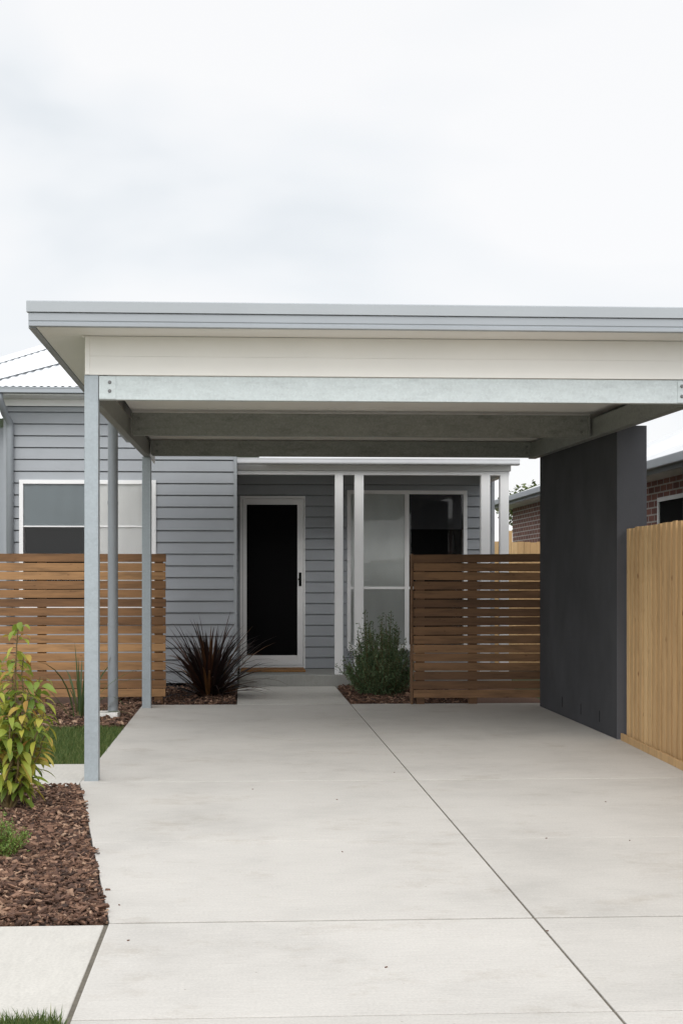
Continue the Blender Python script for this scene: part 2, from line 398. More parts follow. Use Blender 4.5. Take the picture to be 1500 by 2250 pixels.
# ceiling, friezes, soffit, roof, trims
box(XL+.04, XR+.1, YF+.02, YR+.10, 2.845, 2.86).build('ceiling', 'soffit', cp)
fz = MB(); xf = X(187, 9.25)
fz.box(xf+.03, XE-.09, 9.2458, 9.262, 2.737, 2.8622); fz.box(xf+.03, XE-.09, 9.247, 9.262, 2.8632, 2.998)
fz.build('frieze_board', 'cream', cp)
box(xf, xf+.03, 9.238, 9.262, 2.737, 2.998).build('corner_trim', 'cream', cp, bevel=.002)
box(xf, xf+.014, 9.264, YB-.1, 2.737, 2.998).build('frieze_board', 'cream', cp)
box(xf+.016, XE-.09, YR+.11, YR+.125, 2.70, 2.998).build('frieze_board', 'cream', cp)
box(XE-.11, XE-.095, 9.264, YR+.1, 2.737, 2.998).build('frieze_board', 'cream', cp)
sf = MB()
sf.box(XG+.05, XE-.05, YG+.055, 9.244, 3.0, 3.012); sf.box(XG+.05, xf+.02, 9.246, YB-.05, 3.0, 3.012)
sf.box(xf+.022, XE-.05, YR+.128, YB-.05, 3.0, 3.012)
sf.build('soffit', 'soffit', cp)
box(xf-.022, xf-.002, 9.23, 9.244, 2.985, 2.999).build('soffit_trim', 'cream', cp)
rf = box(XG+.02, XE-.02, YG+.03, YB-.02, 3.05, 3.135).build('roof', 'roofwhite', cp)
g = MB(); y0 = YG
# front trims: flat capping above a folded fascia gutter
g.extrude_x([(y0, 3.091), (y0+.05, 3.091), (y0+.05, 3.15), (y0+.09, 3.164), (y0+.004, 3.164), (y0, 3.158)], XG-.006, XE)
g.build('roof_capping', 'gutter', rf)
prof = [(y0+.052, 3.0), (y0+.012, 3.0), (y0+.010, 3.003), (y0+.010, 3.022), (y0+.016, 3.026), (y0+.016, 3.032), (y0+.011, 3.037), (y0+.012, 3.084), (y0+.018, 3.09), (y0+.052, 3.09)]
MB().extrude_x(prof, XG+.008, XE-.003).build('gutter', 'gutter_low', rf)
MB().box(XG, XG+.045, YG+.053, YB, 2.994, 3.09).build('fascia', 'gutter_low', rf)
MB().box(XG-.006, XG+.05, YG+.092, YB, 3.093, 3.162).build('roof_capping', 'gutter', rf)
MB().box(XG+.047, XE, YB-.045, YB, 2.992, 3.16).build('fascia', 'gutter_low', rf)
MB().box(XE-.045, XE, YG+.053, YB-.047, 2.994, 3.16).build('fascia', 'gutter_low', rf)
dpx, dpy = X(248, 13.55), 13.55
dp = MB().tube([(dpx, dpy, .06), (dpx, dpy, 2.998)], .05, 24).build('downpipe', 'pipe', cp, smooth=False)
for z in (.9, 2.1): MB().tube([(dpx, dpy, z), (dpx, dpy, z+.03)], .0525, 20).build('clip', 'pipe', dp)
tag(MB().hexa([(dpx-.17, dpy-.16, -.05), (dpx+.07, dpy-.16, -.05), (dpx+.07, dpy+.12, -.05), (dpx-.17, dpy+.12, -.05),
               (dpx-.155, dpy-.15, .055), (dpx+.06, dpy-.15, .055), (dpx+.06, dpy+.11, .055), (dpx-.155, dpy+.11, .055)]).build('splash_block', 'splash', bevel=.012, loc=(dpx, dpy, 0)),
    'small white concrete block at the foot of the carport downpipe', 'block')

# ---------------- dark rendered wall on the right
WX0, WX1, WY0, WY1 = 3.163, 3.42, 11.445, 14.45
wt = thing('rendered_wall', 'tall charcoal rendered wall holding up the right side of the carport', 'wall', (3.29, 12.9, 0))
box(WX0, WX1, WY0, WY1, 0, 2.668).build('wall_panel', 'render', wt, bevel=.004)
box(WX0+.001, WX1-.001, WY0-.012, WY0-.0005, 0, 2.667).build('lit_end_face', 'render_lit', wt, bevel=.002)  # thin added cap, carries the frontal light painted on the wall end
for px in (1235, 1276, 1317):
    t = (px-CX)/F; zz = WX0/(S+t*K); y = zz*(K-t*S)
    box(WX0-.0025, WX0-.0005, y-.006, y+.006, .09, .19).build('weep_hole', 'room', wt)

# ---------------- house
house = thing('weatherboard_house', 'single storey grey weatherboard house with white trims behind the carport', 'house', (0, 20, 0))
def sub(iv, cuts):
    out = [iv]
    for a, b in cuts:
        nxt = []
        for p, q in out:
            if b <= p or a >= q: nxt.append((p, q)); continue
            if a > p: nxt.append((p, a))
            if b < q: nxt.append((b, q))
        out = nxt
    return out
GV = .016
def boards(fr, a0, a1, z0, z1, ops=(), h=.1475):
    ops = [list(o) for o in ops]
    for o in ops:      # an opening never ends inside a shadow groove
        k = math.floor((o[3]-z0)/h); zt = z0+(k+1)*h
        if zt-GV <= o[3] < zt: o[3] = zt-GV-.001
        k = math.floor((o[3]-z0)/h)
        if o[3]-(z0+k*h) < .002: o[3] = z0+k*h-GV-.001
    mb = MB(); z = z0
    while z < z1-.01:
        zt = min(z+h, z1); zf = zt-GV
        fo = lambda q: .026-.015*(q-z)/h
        br = sorted({z, zf} | {q for o in ops for q in (o[2], o[3]) if z < q < zf})
        for p, q in zip(br, br[1:]):
            mid = (p+q)/2
            for a, b in sub((a0, a1), [(o[0], o[1]) for o in ops if o[2] < mid < o[3]]):
                mb.poly([fr(a, fo(p), p), fr(b, fo(p), p), fr(b, fo(q), q), fr(a, fo(q), q)])
        for a, b in sub((a0, a1), [(o[0], o[1]) for o in ops if o[2] < zf < o[3]]):
            mb.poly([fr(a, fo(zf), zf), fr(b, fo(zf), zf), fr(b, -.025, zf), fr(a, -.025, zf)])
            mb.poly([fr(a, -.025, zf), fr(b, -.025, zf), fr(b, -.025, zt), fr(a, -.025, zt)])
            mb.poly([fr(a, -.025, zt), fr(b, -.025, zt), fr(b, .026, zt), fr(a, .026, zt)])
        z = zt
    return mb
YW, YD = 17.2, 18.6
front = lambda y: (lambda a, o, z: (a, y-o, z))
XC = X(519, YW); XHL = -2.97; XHR = 3.42
wl = (X(43, YW), X(343, YW), Z(1335, 190, YW), Z(1055, 190, YW))
wr = (X(762, YD), X(1025, YD), Z(1425, 890, YD), Z(1078, 890, YD))
dr = (X(527, YD), X(670, YD), .146, Z(1090, 600, YD))
boards(front(YW), XHL, XC-.02, .06, 3.525, [wl]).build('wall', 'board', house, fix=False)
boards(front(YD), XC, XHR, .15, 2.80, [wr, dr]).build('wall', 'board', house, fix=False)
boards(lambda a, o, z: (XC-.02+o, a, z), YW+.02, YD, .15, 3.0).build('wall', 'board', house, fix=False)
boards(lambda a, o, z: (XHR+o-.02, a, z), YD+.02, 27, .06, 2.80).build('wall', 'board', house, fix=False)
boards(lambda a, o, z: (XHL+.02-o, a, z), YW+.02, 20.3, .06, 3.525).build('wall', 'board', house, fix=False)
box(-6.0, XHL-.05, 20.35, 27, 0, 3.6).build('wall', 'board', house)
box(XHL+.1, XC-.06, YW+.14, YW+.18, 0, 3.6).build('wall_lining', 'room', house)
box(XC+.02, XHR-.06, YD+.16, YD+.2, 0, 2.85).build('wall_lining', 'room', house)
box(XC-.035, XC+.008, YW-.036, YW+.03, .05, 3.0).build('corner_trim', 'gutter', house, bevel=.002)
box(XHR-.03, XHR+.016, YD-.036, YD+.02, .15, 2.80).build('corner_trim', 'board', house)
box(XHL-.01, XHL+.035, YW-.036, YW+.02, .05, 3.525).build('corner_trim', 'board', house)
box(XHL+.02, XC-.04, YW+.03, YW+.1, -.07, .06).build('plinth', 'room', house)

def ring(mb, x0, x1, z0, z1, w, ya, yb_, wb=None, wt_=None):
    wb = w if wb is None else wb; wt_ = w if wt_ is None else wt_
    mb.box(x0, x0+w, ya, yb_, z0, z1); mb.box(x1-w, x1, ya, yb_, z0, z1)
    mb.box(x0+w, x1-w, ya, yb_, z0, z0+wb); mb.box(x0+w, x1-w, ya, yb_, z1-wt_, z1)
def window(Y, rect, mull, transoms, blinds, fw=.05, mw=.03, th=.018):
    x0, x1, z0, z1 = rect; ya, yb_ = Y-.044, Y+.13
    m = MB(); ring(m, x0, x1, z0, z1, fw, ya, yb_)
    cols = [(x0+fw, mull-mw), (mull+mw, x1-fw)]
    m.box(mull-mw, mull+mw, ya+.006, yb_, z0+fw, z1-fw)
    for (c0, c1), t in zip(cols, transoms):
        if t: m.box(c0, c1, ya+.012, yb_-.06, t-th, t+th)
    wo = m.build('window', 'white', house, bevel=.002)
    box(x0+.01, x1-.01, ya-.03, ya-.002, z0-.03, z0+.006).build('sill', 'white', wo, bevel=.002)
    for (c0, c1), t in zip(cols, transoms):
        zz = [z0+fw] + ([t-th, t+th] if t else []) + [z1-fw]
        for a, b in zip(zz[::2], zz[1::2]):
            MB().poly([(c0, Y-.022, a), (c1, Y-.022, a), (c1, Y-.022, b), (c0, Y-.022, b)]).build('pane', 'glass', wo)
    for (bx0, bx1, bz0, bz1, mt) in blinds:
        mb = MB(); n = 40
        for k in range(n):
            xa = bx0+(bx1-bx0)*k/n; xb = bx0+(bx1-bx0)*(k+1)/n
            wv = lambda q: Y-.006+.004*math.sin(q*30)
            mb.poly([(xa, wv(xa), bz0), (xb, wv(xb), bz0), (xb, wv(xb), bz1), (xa, wv(xa), bz1)])
        mb.build('blind', mt, wo, smooth=True)
    box(x0+.02, x1-.02, Y+.11, Y+.125, z0+.02, z1-.02).build('dark_interior', 'room', wo)
    return wo
ml = X(203, YW); tz = Z(1157, 190, YW)
window(YW, wl, ml, (tz, tz), [(wl[0]+.05, ml-.031, tz+.009, wl[3]-.05, 'blind_mid'), (ml+.031, wl[1]-.05, tz+.009, wl[3]-.05, 'blind'), (ml+.031, wl[1]-.05, wl[2]+.05, tz-.009, 'blind')], th=.008)
mr = X(893, YD); tr_ = Z(1292, 830, YD); tb = Z(1163, 950, YD)
window(YD, wr, mr, (tr_, tr_), [(wr[0]+.05, mr-.031, tr_+.019, wr[3]-.05, 'blind_frost'), (wr[0]+.05, mr-.031, wr[2]+.05, tr_-.019, 'blind_frost'), (mr+.031, wr[1]-.05, tb, wr[3]-.05, 'blind_dark')])
# door
jf = MB(); j = .036; x0, x1, z0, z1 = dr
jf.box(x0, x0+j, YD-.04, YD+.12, z0, z1); jf.box(x1-j*.6, x1, YD-.04, YD+.12, z0, z1); jf.box(x0+j, x1-j*.6, YD-.04, YD+.12, z1-j, z1); jf.box(x0+j, x1-j*.6, YD-.03, YD+.12, z0, z0+.04)
jf.build('door_frame', 'white', house, bevel=.002)
d = MB(); dx0, dx1, dz0, dz1 = x0+j+.003, x1-j*.6-.003, z0+.045, z1-j-.003
sl = X(540, YD)-dx0+.012
d.box(dx0, dx0+sl, YD-.028, YD+.01, dz0, dz1); d.box(X(653, YD), dx1, YD-.028, YD+.01, dz0, dz1)
zt_ = Z(1109, 600, YD); zb_ = Z(1440, 600, YD)
d.box(dx0+sl, X(653, YD), YD-.028, YD+.01, zt_, dz1); d.box(dx0+sl, X(653, YD), YD-.028, YD+.01, dz0, zb_)
do = d.build('door', 'white', house, bevel=.003)
box(dx0+sl-.004, X(653, YD)+.004, YD-.008, YD-.002, zb_-.004, zt_+.004).build('screen', 'black', do)
hx = X(659, YD)
hm = MB(); hm.box(hx-.018, hx+.018, YD-.036, YD-.0285, Z(1288, 659, YD), Z(1258, 659, YD)); hm.box(hx-.03, hx+.012, YD-.075, YD-.06, Z(1273, 659, YD)-.012, Z(1273, 659, YD)+.012); hm.box(hx-.01, hx+.01, YD-.062, YD-.034, Z(1273, 659, YD)-.01, Z(1273, 659, YD)+.01)
hm.build('handle', 'black', do, bevel=.003)
box(x0+.02, x1-.02, YD+.125, YD+.14, z0, z1).build('door_backing', 'room', house)
# porch
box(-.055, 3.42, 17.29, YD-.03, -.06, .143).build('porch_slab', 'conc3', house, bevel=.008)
YP = 17.42
for pa, pb in ((735, 753), (778, 798), (1055, 1075), (1097, 1116)):
    po = MB().box(X(pa, YP), X(pb, YP), YP-.052, YP+.052, .1435, Z(1043, pa, YP)).build('porch_post', 'white', house, bevel=.005)
zb0 = Z(1044, 800, YP)
pb_ = MB(); pb_.box(XC+.01, X(1117, YP), YP-.05, YP+.05, zb0, zb0+.05); pb_.box(XC+.01, X(1117, YP)+.02, YP-.062, YP+.05, zb0+.054, 2.86)
pb_.build('porch_beam', 'white', house, bevel=.003)
box(XC+.01, 3.42, YP+.053, YD-.03, 2.805, 2.82).build('porch_ceiling', 'soffit', house)
box(3.30, 3.395, YP+.053, YD-.03, zb0, 2.80).build('porch_beam', 'white', house)
pg = MB(); gy = 17.2
gp = [(gy, 2.84), (gy+.005, 2.825), (gy+.02, 2.815), (gy+.12, 2.815), (gy+.12, 2.90), (gy+.11, 2.90), (gy+.11, 2.83), (gy+.02, 2.83), (gy+.01, 2.84), (gy+.008, 2.888), (gy-.004, 2.892), (gy-.004, 2.878), (gy, 2.876)]
pg.extrude_x(gp, XC+.01, X(1142, gy)); pg.build('gutter', 'gutter_pale', house)
def corr_plane(mb, xa, xb, Ye, Ze, tn, ytop, amp=.007, pitch=.076):
    n = int((xb-xa)/pitch*6); prev = None
    for k in range(n+1):
        x = xa+(xb-xa)*k/n; yt = ytop(x)
        if yt <= Ye+.01: prev = None; continue
        o = amp*math.sin(2*math.pi*x/pitch)
        c = ((x, Ye, Ze+o), (x, yt, Ze+tn*(yt-Ye)+o))
        if prev: mb.poly([prev[0], c[0], c[1], prev[1]])
        prev = c
    return mb
def hip(px0, py0, px1, py1, Ye, Ze, tn, ridgeY):
    a = on_slope(px0, py0, Ye, Ze, tn); b = on_slope(px1, py1, Ye, Ze, tn)
    k = (b[1]-a[1])/(b[0]-a[0])
    xe = a[0]-(a[1]-Ye)/k; xr_ = a[0]+(ridgeY-a[1])/k
    return k, xe, xr_
for (q, Ye, Ze, rY, xend) in (((0, 829, 130, 795), 16.7, 3.70, 20.0, .3), ((0, 794, 95, 765), 20.0, 3.70, 26.0, .3)):
    tn = .4
    k, xe, xr_ = hip(*q, Ye, Ze, tn, rY)
    mb = MB(); corr_plane(mb, xe, xend, Ye, Ze, tn, lambda x: min(rY, Ye+k*(x-xe)), .008, .085)
    zr = Ze+tn*(rY-Ye)
    mb.poly([(xe, Ye, Ze), (xr_, rY, zr), (xr_, rY+.5, zr), (xe, 2*rY+.5-Ye, Ze)])
    mb.poly([(xr_, rY+.5, zr), (xend, rY+.5, zr), (xend, 2*rY+.5-Ye, Ze), (xe, 2*rY+.5-Ye, Ze)])
    mb.poly([(xr_, rY, zr+.003), (xend, rY, zr+.003), (xend, rY+.5, zr+.003), (xr_, rY+.5, zr+.003)])
    mb.poly([(xend, Ye, Ze), (xend, rY, zr), (xend, rY+.5, zr), (xend, 2*rY+.5-Ye, Ze)])
    ro = mb.build('roof', 'roofwhite', house, fix=False)
    cpn = MB(); A = Vector((xe, Ye, Ze+.012)); B = Vector((xr_, rY, zr+.012)); dd = (B-A).normalized()
    sd = Vector((dd.y, -dd.x, 0)).normalized()
    up = Vector((0, 0, 1)); dn = Vector((0, 0, -.045))
    for s_ in (1, -1):
        e = sd*(.12*s_)+dn
        cpn.poly([A+up*.03, A+e+up*.03, B+e+up*.03, B+up*.03])
    cpn.tube([A+up*.035, B+up*.035], .022, 10)
    cpn.build('hip_cap', 'roofwhite', ro)
# left eave: gutter, soffit, frieze, downpipe
ge = 16.68
MB().extrude_x([(ge, 3.625), (ge+.1, 3.625), (ge+.1, 3.68), (ge+.012, 3.68), (ge+.01, 3.692), (ge-.006, 3.692), (ge-.006, 3.678), (ge, 3.676)], -3.4, .3).build('gutter', 'gutter_low', house)
box(-3.35, .28, ge+.103, YW-.03, 3.605, 3.62).build('soffit', 'white', house)
box(-3.0, XC, YW-.049, YW-.029, 3.52, 3.603).build('frieze_board', 'white', house)
gx = X(3, 16.9)
MB().tube([(gx, 16.74, 3.622), (gx, 16.76, 3.56), (gx+.03, 16.95, 3.40), (gx+.065, 17.1, 3.31), (gx+.07, 17.11, 3.22), (gx+.07, 17.11, .05)], .045, 14).build('downpipe', 'pipe', house, smooth=True)
# porch roof
pr = MB(); corr_plane(pr, .3, 3.46, 17.24, 2.875, .035, lambda x: 22.)
pr.poly([(3.46, 17.25, 2.88), (3.46, 27, 2.89), (-.5, 27, 3.2), (-.5, 22, 3.05), (3.46, 22, 3.04)])
pr.build('roof', 'roofwhite', house, fix=False)

mx0, mx1 = X(529, 18.0), X(670, 18.0)
tag(box(mx0, mx1, 17.85, 18.40, .1445, .172).build('doormat', 'coir', bevel=.005, loc=((mx0+mx1)/2, 18.15, .1445)), 'flat brown coir doormat on the porch in front of the black screen door', 'doormat')

# ---------------- slat screens
def slat_fence(label, x0, x1, Y, ztop, zbot, mat, posts, seed, endcap=None):
    r = random.Random(seed)
    t = thing('slat_fence', label, 'fence', ((x0+x1)/2, Y, 0))
    m = MB(); p = .0985; z = ztop
    while z-.088 > zbot-.03:
        dz = r.gauss(0, .0015); dy = r.gauss(0, .0015)
        tilt = r.gauss(0, .002)
        a, b = x0+r.uniform(-.004, .004), x1+r.uniform(-.004, .004)
        zz0, zz1 = z-.0875+dz, z+dz
        m.hexa([(a, Y+dy, zz0-tilt), (b, Y+dy, zz0+tilt), (b, Y+dy+.019, zz0+tilt), (a, Y+dy+.019, zz0-tilt), (a, Y+dy, zz1-tilt), (b, Y+dy, zz1+tilt), (b, Y+dy+.019, zz1+tilt), (a, Y+dy+.019, zz1-tilt)])
        z -= p
    m.build('slat_panel', mat, t, bevel=.002)
    for px_ in posts: box(px_-.045, px_+.045, Y+.026, Y+.11, -.06, ztop-.01).build('post', mat, t, bevel=.003)
    if endcap is not None: box(endcap-.022, endcap, Y-.004, Y+.11, -.06, ztop+.004).build('end_board', mat, t, bevel=.002)
    return t
YL = 15.0
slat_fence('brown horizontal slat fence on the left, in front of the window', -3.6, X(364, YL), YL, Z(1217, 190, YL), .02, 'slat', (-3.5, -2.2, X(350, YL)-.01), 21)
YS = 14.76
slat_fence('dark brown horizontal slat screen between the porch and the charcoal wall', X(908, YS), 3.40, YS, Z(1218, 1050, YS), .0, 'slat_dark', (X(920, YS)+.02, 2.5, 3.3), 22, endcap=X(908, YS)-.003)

# ---------------- pine paling fence on the right
pf = thing('paling_fence', 'tall new pale pine paling fence along the right side of the driveway', 'fence', (3.2, 8, 0))
m = MB(); y = 11.40; i = 0; r = random.Random(5)
fx = lambda y: 3.15+.06*(y-9.8)/1.6
def paling(x, t, y0, y1, h, skew):
    m.hexa([(x-skew, y0, .02), (x+t-skew, y0, .02), (x+t, y1, .02), (x, y1, .02)]+[(a_, b_, h+r.uniform(-.002, .002)) for a_, b_ in ((x-skew, y0), (x+t-skew, y0), (x+t, y1), (x, y1))])
while y > 5.0:
    x = fx(min(y, 11.4))
    paling(x+.026, .012, y-.10, y, 1.785+r.uniform(-.005, .004), r.uniform(-.003, .003))
    if i > 0: paling(x, .0165, y-.062, y+.024, 1.785+r.uniform(-.004, .005), r.uniform(-.001, .005))
    y -= .138+r.uniform(-.003, .003); i += 1
m.build('palings', 'pine', pf, bevel=.002)
pl = MB(); pl.hexa([(fx(5)-.03, 5, .0), (fx(5)-.012, 5, 0), (fx(11.38)-.012, 11.38, 0), (fx(11.38)-.03, 11.38, 0), (fx(5)-.03, 5, .06), (fx(5)-.012, 5, .06), (fx(11.38)-.012, 11.38, .06), (fx(11.38)-.03, 11.38, .06)])
pl.build('plinth', 'pine', pf, bevel=.002)
for z in (.35, 1.5): MB().hexa([(fx(5)+.043, 5, z), (fx(5)+.085, 5, z), (fx(11.38)+.085, 11.38, z), (fx(11.38)+.043, 11.38, z), (fx(5)+.043, 5, z+.07), (fx(5)+.085, 5, z+.07), (fx(11.38)+.085, 11.38, z+.07), (fx(11.38)+.043, 11.38, z+.07)]).build('rail', 'pine', pf)
# far boundary fence
bf = thing('paling_fence', 'pale pine paling fence glimpsed between the porch and the charcoal wall', 'fence', (4.4, 21, 0))
m = MB(); x = 3.55; r = random.Random(6)
while x < 5.3:
    m.box(x, x+.096, 21+r.uniform(-.006, .006), 21.03, -.05, Z(1191, 1150, 21)+r.uniform(-.015, .015)); x += .1
m.build('palings', 'pine', bf)
box(X(1112, 21.05), X(1125, 21.05), 21.04, 21.13, -.05, Z(1166, 1120, 21)).build('post', 'pine', bf)

# ---------------- neighbouring brick houses
def nhouse(label, wx, ex, y0, y1, ez, wall, width, tn, wins, ov=.38):
    t = thing('brick_house', label, 'house', (wx+width/2, (y0+y1)/2, 0))
    box(wx, wx+width, y0, y1, -.06, ez-.02).build('wall', wall, t)
    a, b, c, d_ = ex, wx+width+(wx-ex), y0-ov, y1+ov
    rx = (a+b)/2; hz = ez+.1+tn*(rx-a); k = (rx-a)
    m = MB(); z = ez+.10
    m.poly([(a, c, z), (rx, c+k, hz), (rx, d_-k, hz), (a, d_, z)]); m.poly([(b, c, z), (b, d_, z), (rx, d_-k, hz), (rx, c+k, hz)])
    m.poly([(a, c, z), (b, c, z), (rx, c+k, hz)]); m.poly([(a, d_, z), (rx, d_-k, hz), (b, d_, z)])
    ro = m.build('roof', 'tile', t)
    box(a+.02, b-.02, c+.02, d_-.02, ez-.018, ez).build('soffit', 'white', t)
    f = MB(); f.box(a, a+.02, c, d_, ez-.03, ez+.09); f.box(b-.02, b, c, d_, ez-.03, ez+.09); f.box(a+.02, b-.02, c, c+.02, ez-.03, ez+.09); f.box(a+.02, b-.02, d_-.02, d_, ez-.03, ez+.09)
    f.build('fascia', 'fascia_grey', t)
    g2 = MB(); g2.box(a-.1, a-.002, c, d_, ez+.01, ez+.115); g2.build('gutter', 'fascia_grey', ro, bevel=.012)
    for (ya, yb_, za, zb) in wins:
        w = MB(); fw = .05
        w.box(wx-.03, wx+.02, ya, ya+fw, za, zb); w.box(wx-.03, wx+.02, yb_-fw, yb_, za, zb); w.box(wx-.03, wx+.02, ya+fw, yb_-fw, za, za+fw); w.box(wx-.03, wx+.02, ya+fw, yb_-fw, zb-fw, zb)
        w.box(wx-.028, wx+.02, (ya+yb_)/2-.025, (ya+yb_)/2+.025, za+fw, zb-fw)
        wo = w.build('window', 'white', t)
        box(wx-.012, wx-.006, ya+fw, yb_-fw, za+fw, zb-fw).build('pane', 'room', wo)
    return t
nhouse('dark red brick house with grey gutter and window beyond the pale paling fence', 5.0, 4.62, 4, 18.2, 2.58, 'brick_a', 7.5, .42, [(14.2, 16.2, 1.0, 2.34)])
nhouse('distant red brick house glimpsed right of the porch', 5.6, 5.2, 20.5, 28.2, 2.86, 'brick_b', 7, .4, [])

# ---------------- plants
def blades(name, label, cat, pos, n, L, w, mat, spread, droop, seed, zbase=0.0):
    r = random.Random(seed); t = thing(name, label, cat, pos); m = MB(); P = Vector(pos)
    for k in range(n):
        a = r.uniform(0, 6.283); el = rad(90)-abs(r.gauss(0, spread)); l = L*r.uniform(.5, 1.08); dr_ = droop*r.uniform(.3, 1.4)*(1 if r.random() < .8 else 2.2)
        el = max(el, r.uniform(.12, .5))
        d = Vector((math.cos(a), math.sin(a), 0)); p = P+d*r.uniform(0, .09)+Vector((0, 0, -.02)); pts = [p]; e = el; ns = 7
        for q in range(ns):
            e -= dr_*(q+1)/ns*.35
            p = p+(d*math.cos(e)+Vector((0, 0, 1))*math.sin(e))*(l/ns)
            if p.z < .012: p = Vector((p.x, p.y, .012))
            pts.append(p)
        sd = Vector((-d.y, d.x, 0)); sd = (sd+Vector((0, 0, r.uniform(-.4, .4)))).normalized()
        ww = w*r.uniform(.7, 1.2)
        m.strip(pts, [ww*x for x in (.7, .95, 1, .95, .85, .65, .4, .05)], sd)
    m.build('leaves', mat, t, fix=False)
    MB().tube([P+Vector((0, 0, -.04)), P+Vector((0, 0, .07))], .05, 10, .03).build('crown', 'stem', t)
    return t
blades('flax_plant', 'dark purple spiky flax left of the entry path in front of the grey wall', 'plant', (X(458, 15.9), 15.9, 0), 250, .97, .034, 'leaf_flax', .82, .42, 31)
blades('strappy_plant', 'sparse green strappy plant behind the small lawn in front of the slat fence', 'plant', (X(176, 13.4), 13.4, 0), 30, .80, .022, 'leaf_strap', .55, .5, 33)

def bush(name, label, cat, pos, h, rx, n, nl, seed, mat='leaf_bush', ls=1.0, r0=.06):
    r = random.Random(seed); t = thing(name, label, cat, pos); P = Vector(pos); m = MB(); st = MB()
    for k in range(n):
        a = r.uniform(0, 6.283); rr = math.sqrt(r.random())*rx*(1 if r.random() < .88 else 1.15); hh = h*(1-.52*min(1, (rr/rx))**2.2)*r.uniform(.4, 1.0)
        if r.random() < .04: hh *= 1.1
        b0 = P+Vector((math.cos(a)*r0, math.sin(a)*r0, -.02)); jit = rx*.15
        top = P+Vector((math.cos(a)*rr+r.gauss(0, jit), math.sin(a)*rr+r.gauss(0, jit), hh)); c = P+Vector((math.cos(a)*rr*.95, math.sin(a)*rr*.95, hh*.40)); pts = []
        for q in range(7):
            u = q/6; pts.append(b0*(1-u)**2+c*2*u*(1-u)+top*u*u)
        st.tube(pts, .006*ls**.5, 4, .002*ls**.5, False)
        for q in range(nl):
            u = r.uniform(.15, 1); b = b0*(1-u)**2+c*2*u*(1-u)+top*u*u
            d = Vector((r.gauss(0, 1), r.gauss(0, 1), r.gauss(.25, .9))).normalized(); l = r.uniform(.02, .042)*ls
            sd = d.cross(Vector((r.gauss(0, 1), r.gauss(0, 1), r.gauss(0, 1)))).normalized()
            g_ = .036*(1.3-u)*ls; b = b+Vector((r.gauss(0, g_), r.gauss(0, g_), r.gauss(0, g_)))
            m.strip([b, b+d*l*.5, b+d*l], [.003*ls, .0115*ls, .001*ls], sd)
    m.build('leaves', mat, t, fix=False); st.build('stems', 'stem', t, fix=False)
    return t
bush('leafy_bush', 'bushy grey green shrub in front of the porch window, right of the entry path', 'bush', (X(836, 16.1), 16.1, 0), 1.0, .41, 260, 90, 41)
bush('tufted_plant', 'small bright green feathery plant at the left edge of the bark bed', 'plant', (X(-2, 6.75), 6.75, 0), .25, .13, 60, 50, 35, 'leaf_fern', .55, .02)

def shrub():
    P = Vector((X(18, 8.15), 8.15, 0)); r = random.Random(52)
    t = thing('young_shrub', 'yellow green young shrub with long drooping leaves at the left edge', 'shrub', tuple(P))
    m = MB(); st = MB()
    def leaf(b, d, l, w):
        up = Vector((0, 0, 1)); sd = d.cross(up)
        if sd.length < .1: sd = Vector((1, 0, 0))
        sd.normalize(); sd = (sd+Vector((r.gauss(0, .35), r.gauss(0, .35), r.gauss(0, .35)))).normalized(); nrm = sd.cross(d).normalized()
        pts = []; p = Vector(b); e = Vector(d); n = 6; dr_ = r.uniform(.16, .38)
        for q in range(n+1):
            pts.append(p.copy()); e = (e+Vector((0, 0, -dr_))).normalized(); p = p+e*(l/n)
        wd = [.12, .62, .95, 1, .85, .5, .04]
        i = len(m.v)
        for q, pt in enumerate(pts):
            f = nrm*(w*wd[q]*.16)
            m.v += [tuple(pt-sd*w*wd[q]/2+f), tuple(pt), tuple(pt+sd*w*wd[q]/2+f)]
        for q in range(n):
            a = i+3*q; m.f += [(a, a+1, a+4, a+3), (a+1, a+2, a+5, a+4)]
    stems = [(.06, -.02, 1.14), (.18, .04, .80), (.13, -.14, .72), (-.12, .03, .95), (-.2, -.1, .8), (.22, -.08, .60), (0, .16, .88), (-.3, .1, .65), (.18, .12, .68), (.05, -.2, .6), (.10, .02, .93), (.22, .02, .47), (-.05, -.12, .75), (.12, .1, .5), (.02, .04, .7)]
    for sx, sy, h in stems:
        pts = [P+Vector((sx*u**.8, sy*u**.8, h*u-.02))+Vector((r.gauss(0, .008), r.gauss(0, .008), 0)) for u in [q/8 for q in range(9)]]
        st.tube(pts, .009, 6, .003, False)
        n = int(h*44)
        for q in range(n):
            u = .18+.82*(q+r.random())/n; j = min(7, int(u*8)); b = pts[j].lerp(pts[j+1], u*8-j)
            a = q*2.4+r.gauss(0, .5); el = r.uniform(-.3, .7)*(1 if u < .85 else 1.3)
            d = Vector((math.cos(a)*math.cos(el), math.sin(a)*math.cos(el), math.sin(el)))
            tw = b+d*r.uniform(.015, .04)
            st.tube([b, tw], .0025, 4, .0015, False)
            leaf(tw, d, r.uniform(.085, .155)*(1 if u < .85 else .8), r.uniform(.03, .046))
    m.build('leaves', 'leaf_shrub', t, fix=False, smooth=True); st.build('stems', 'stem', t, fix=False)
shrub()

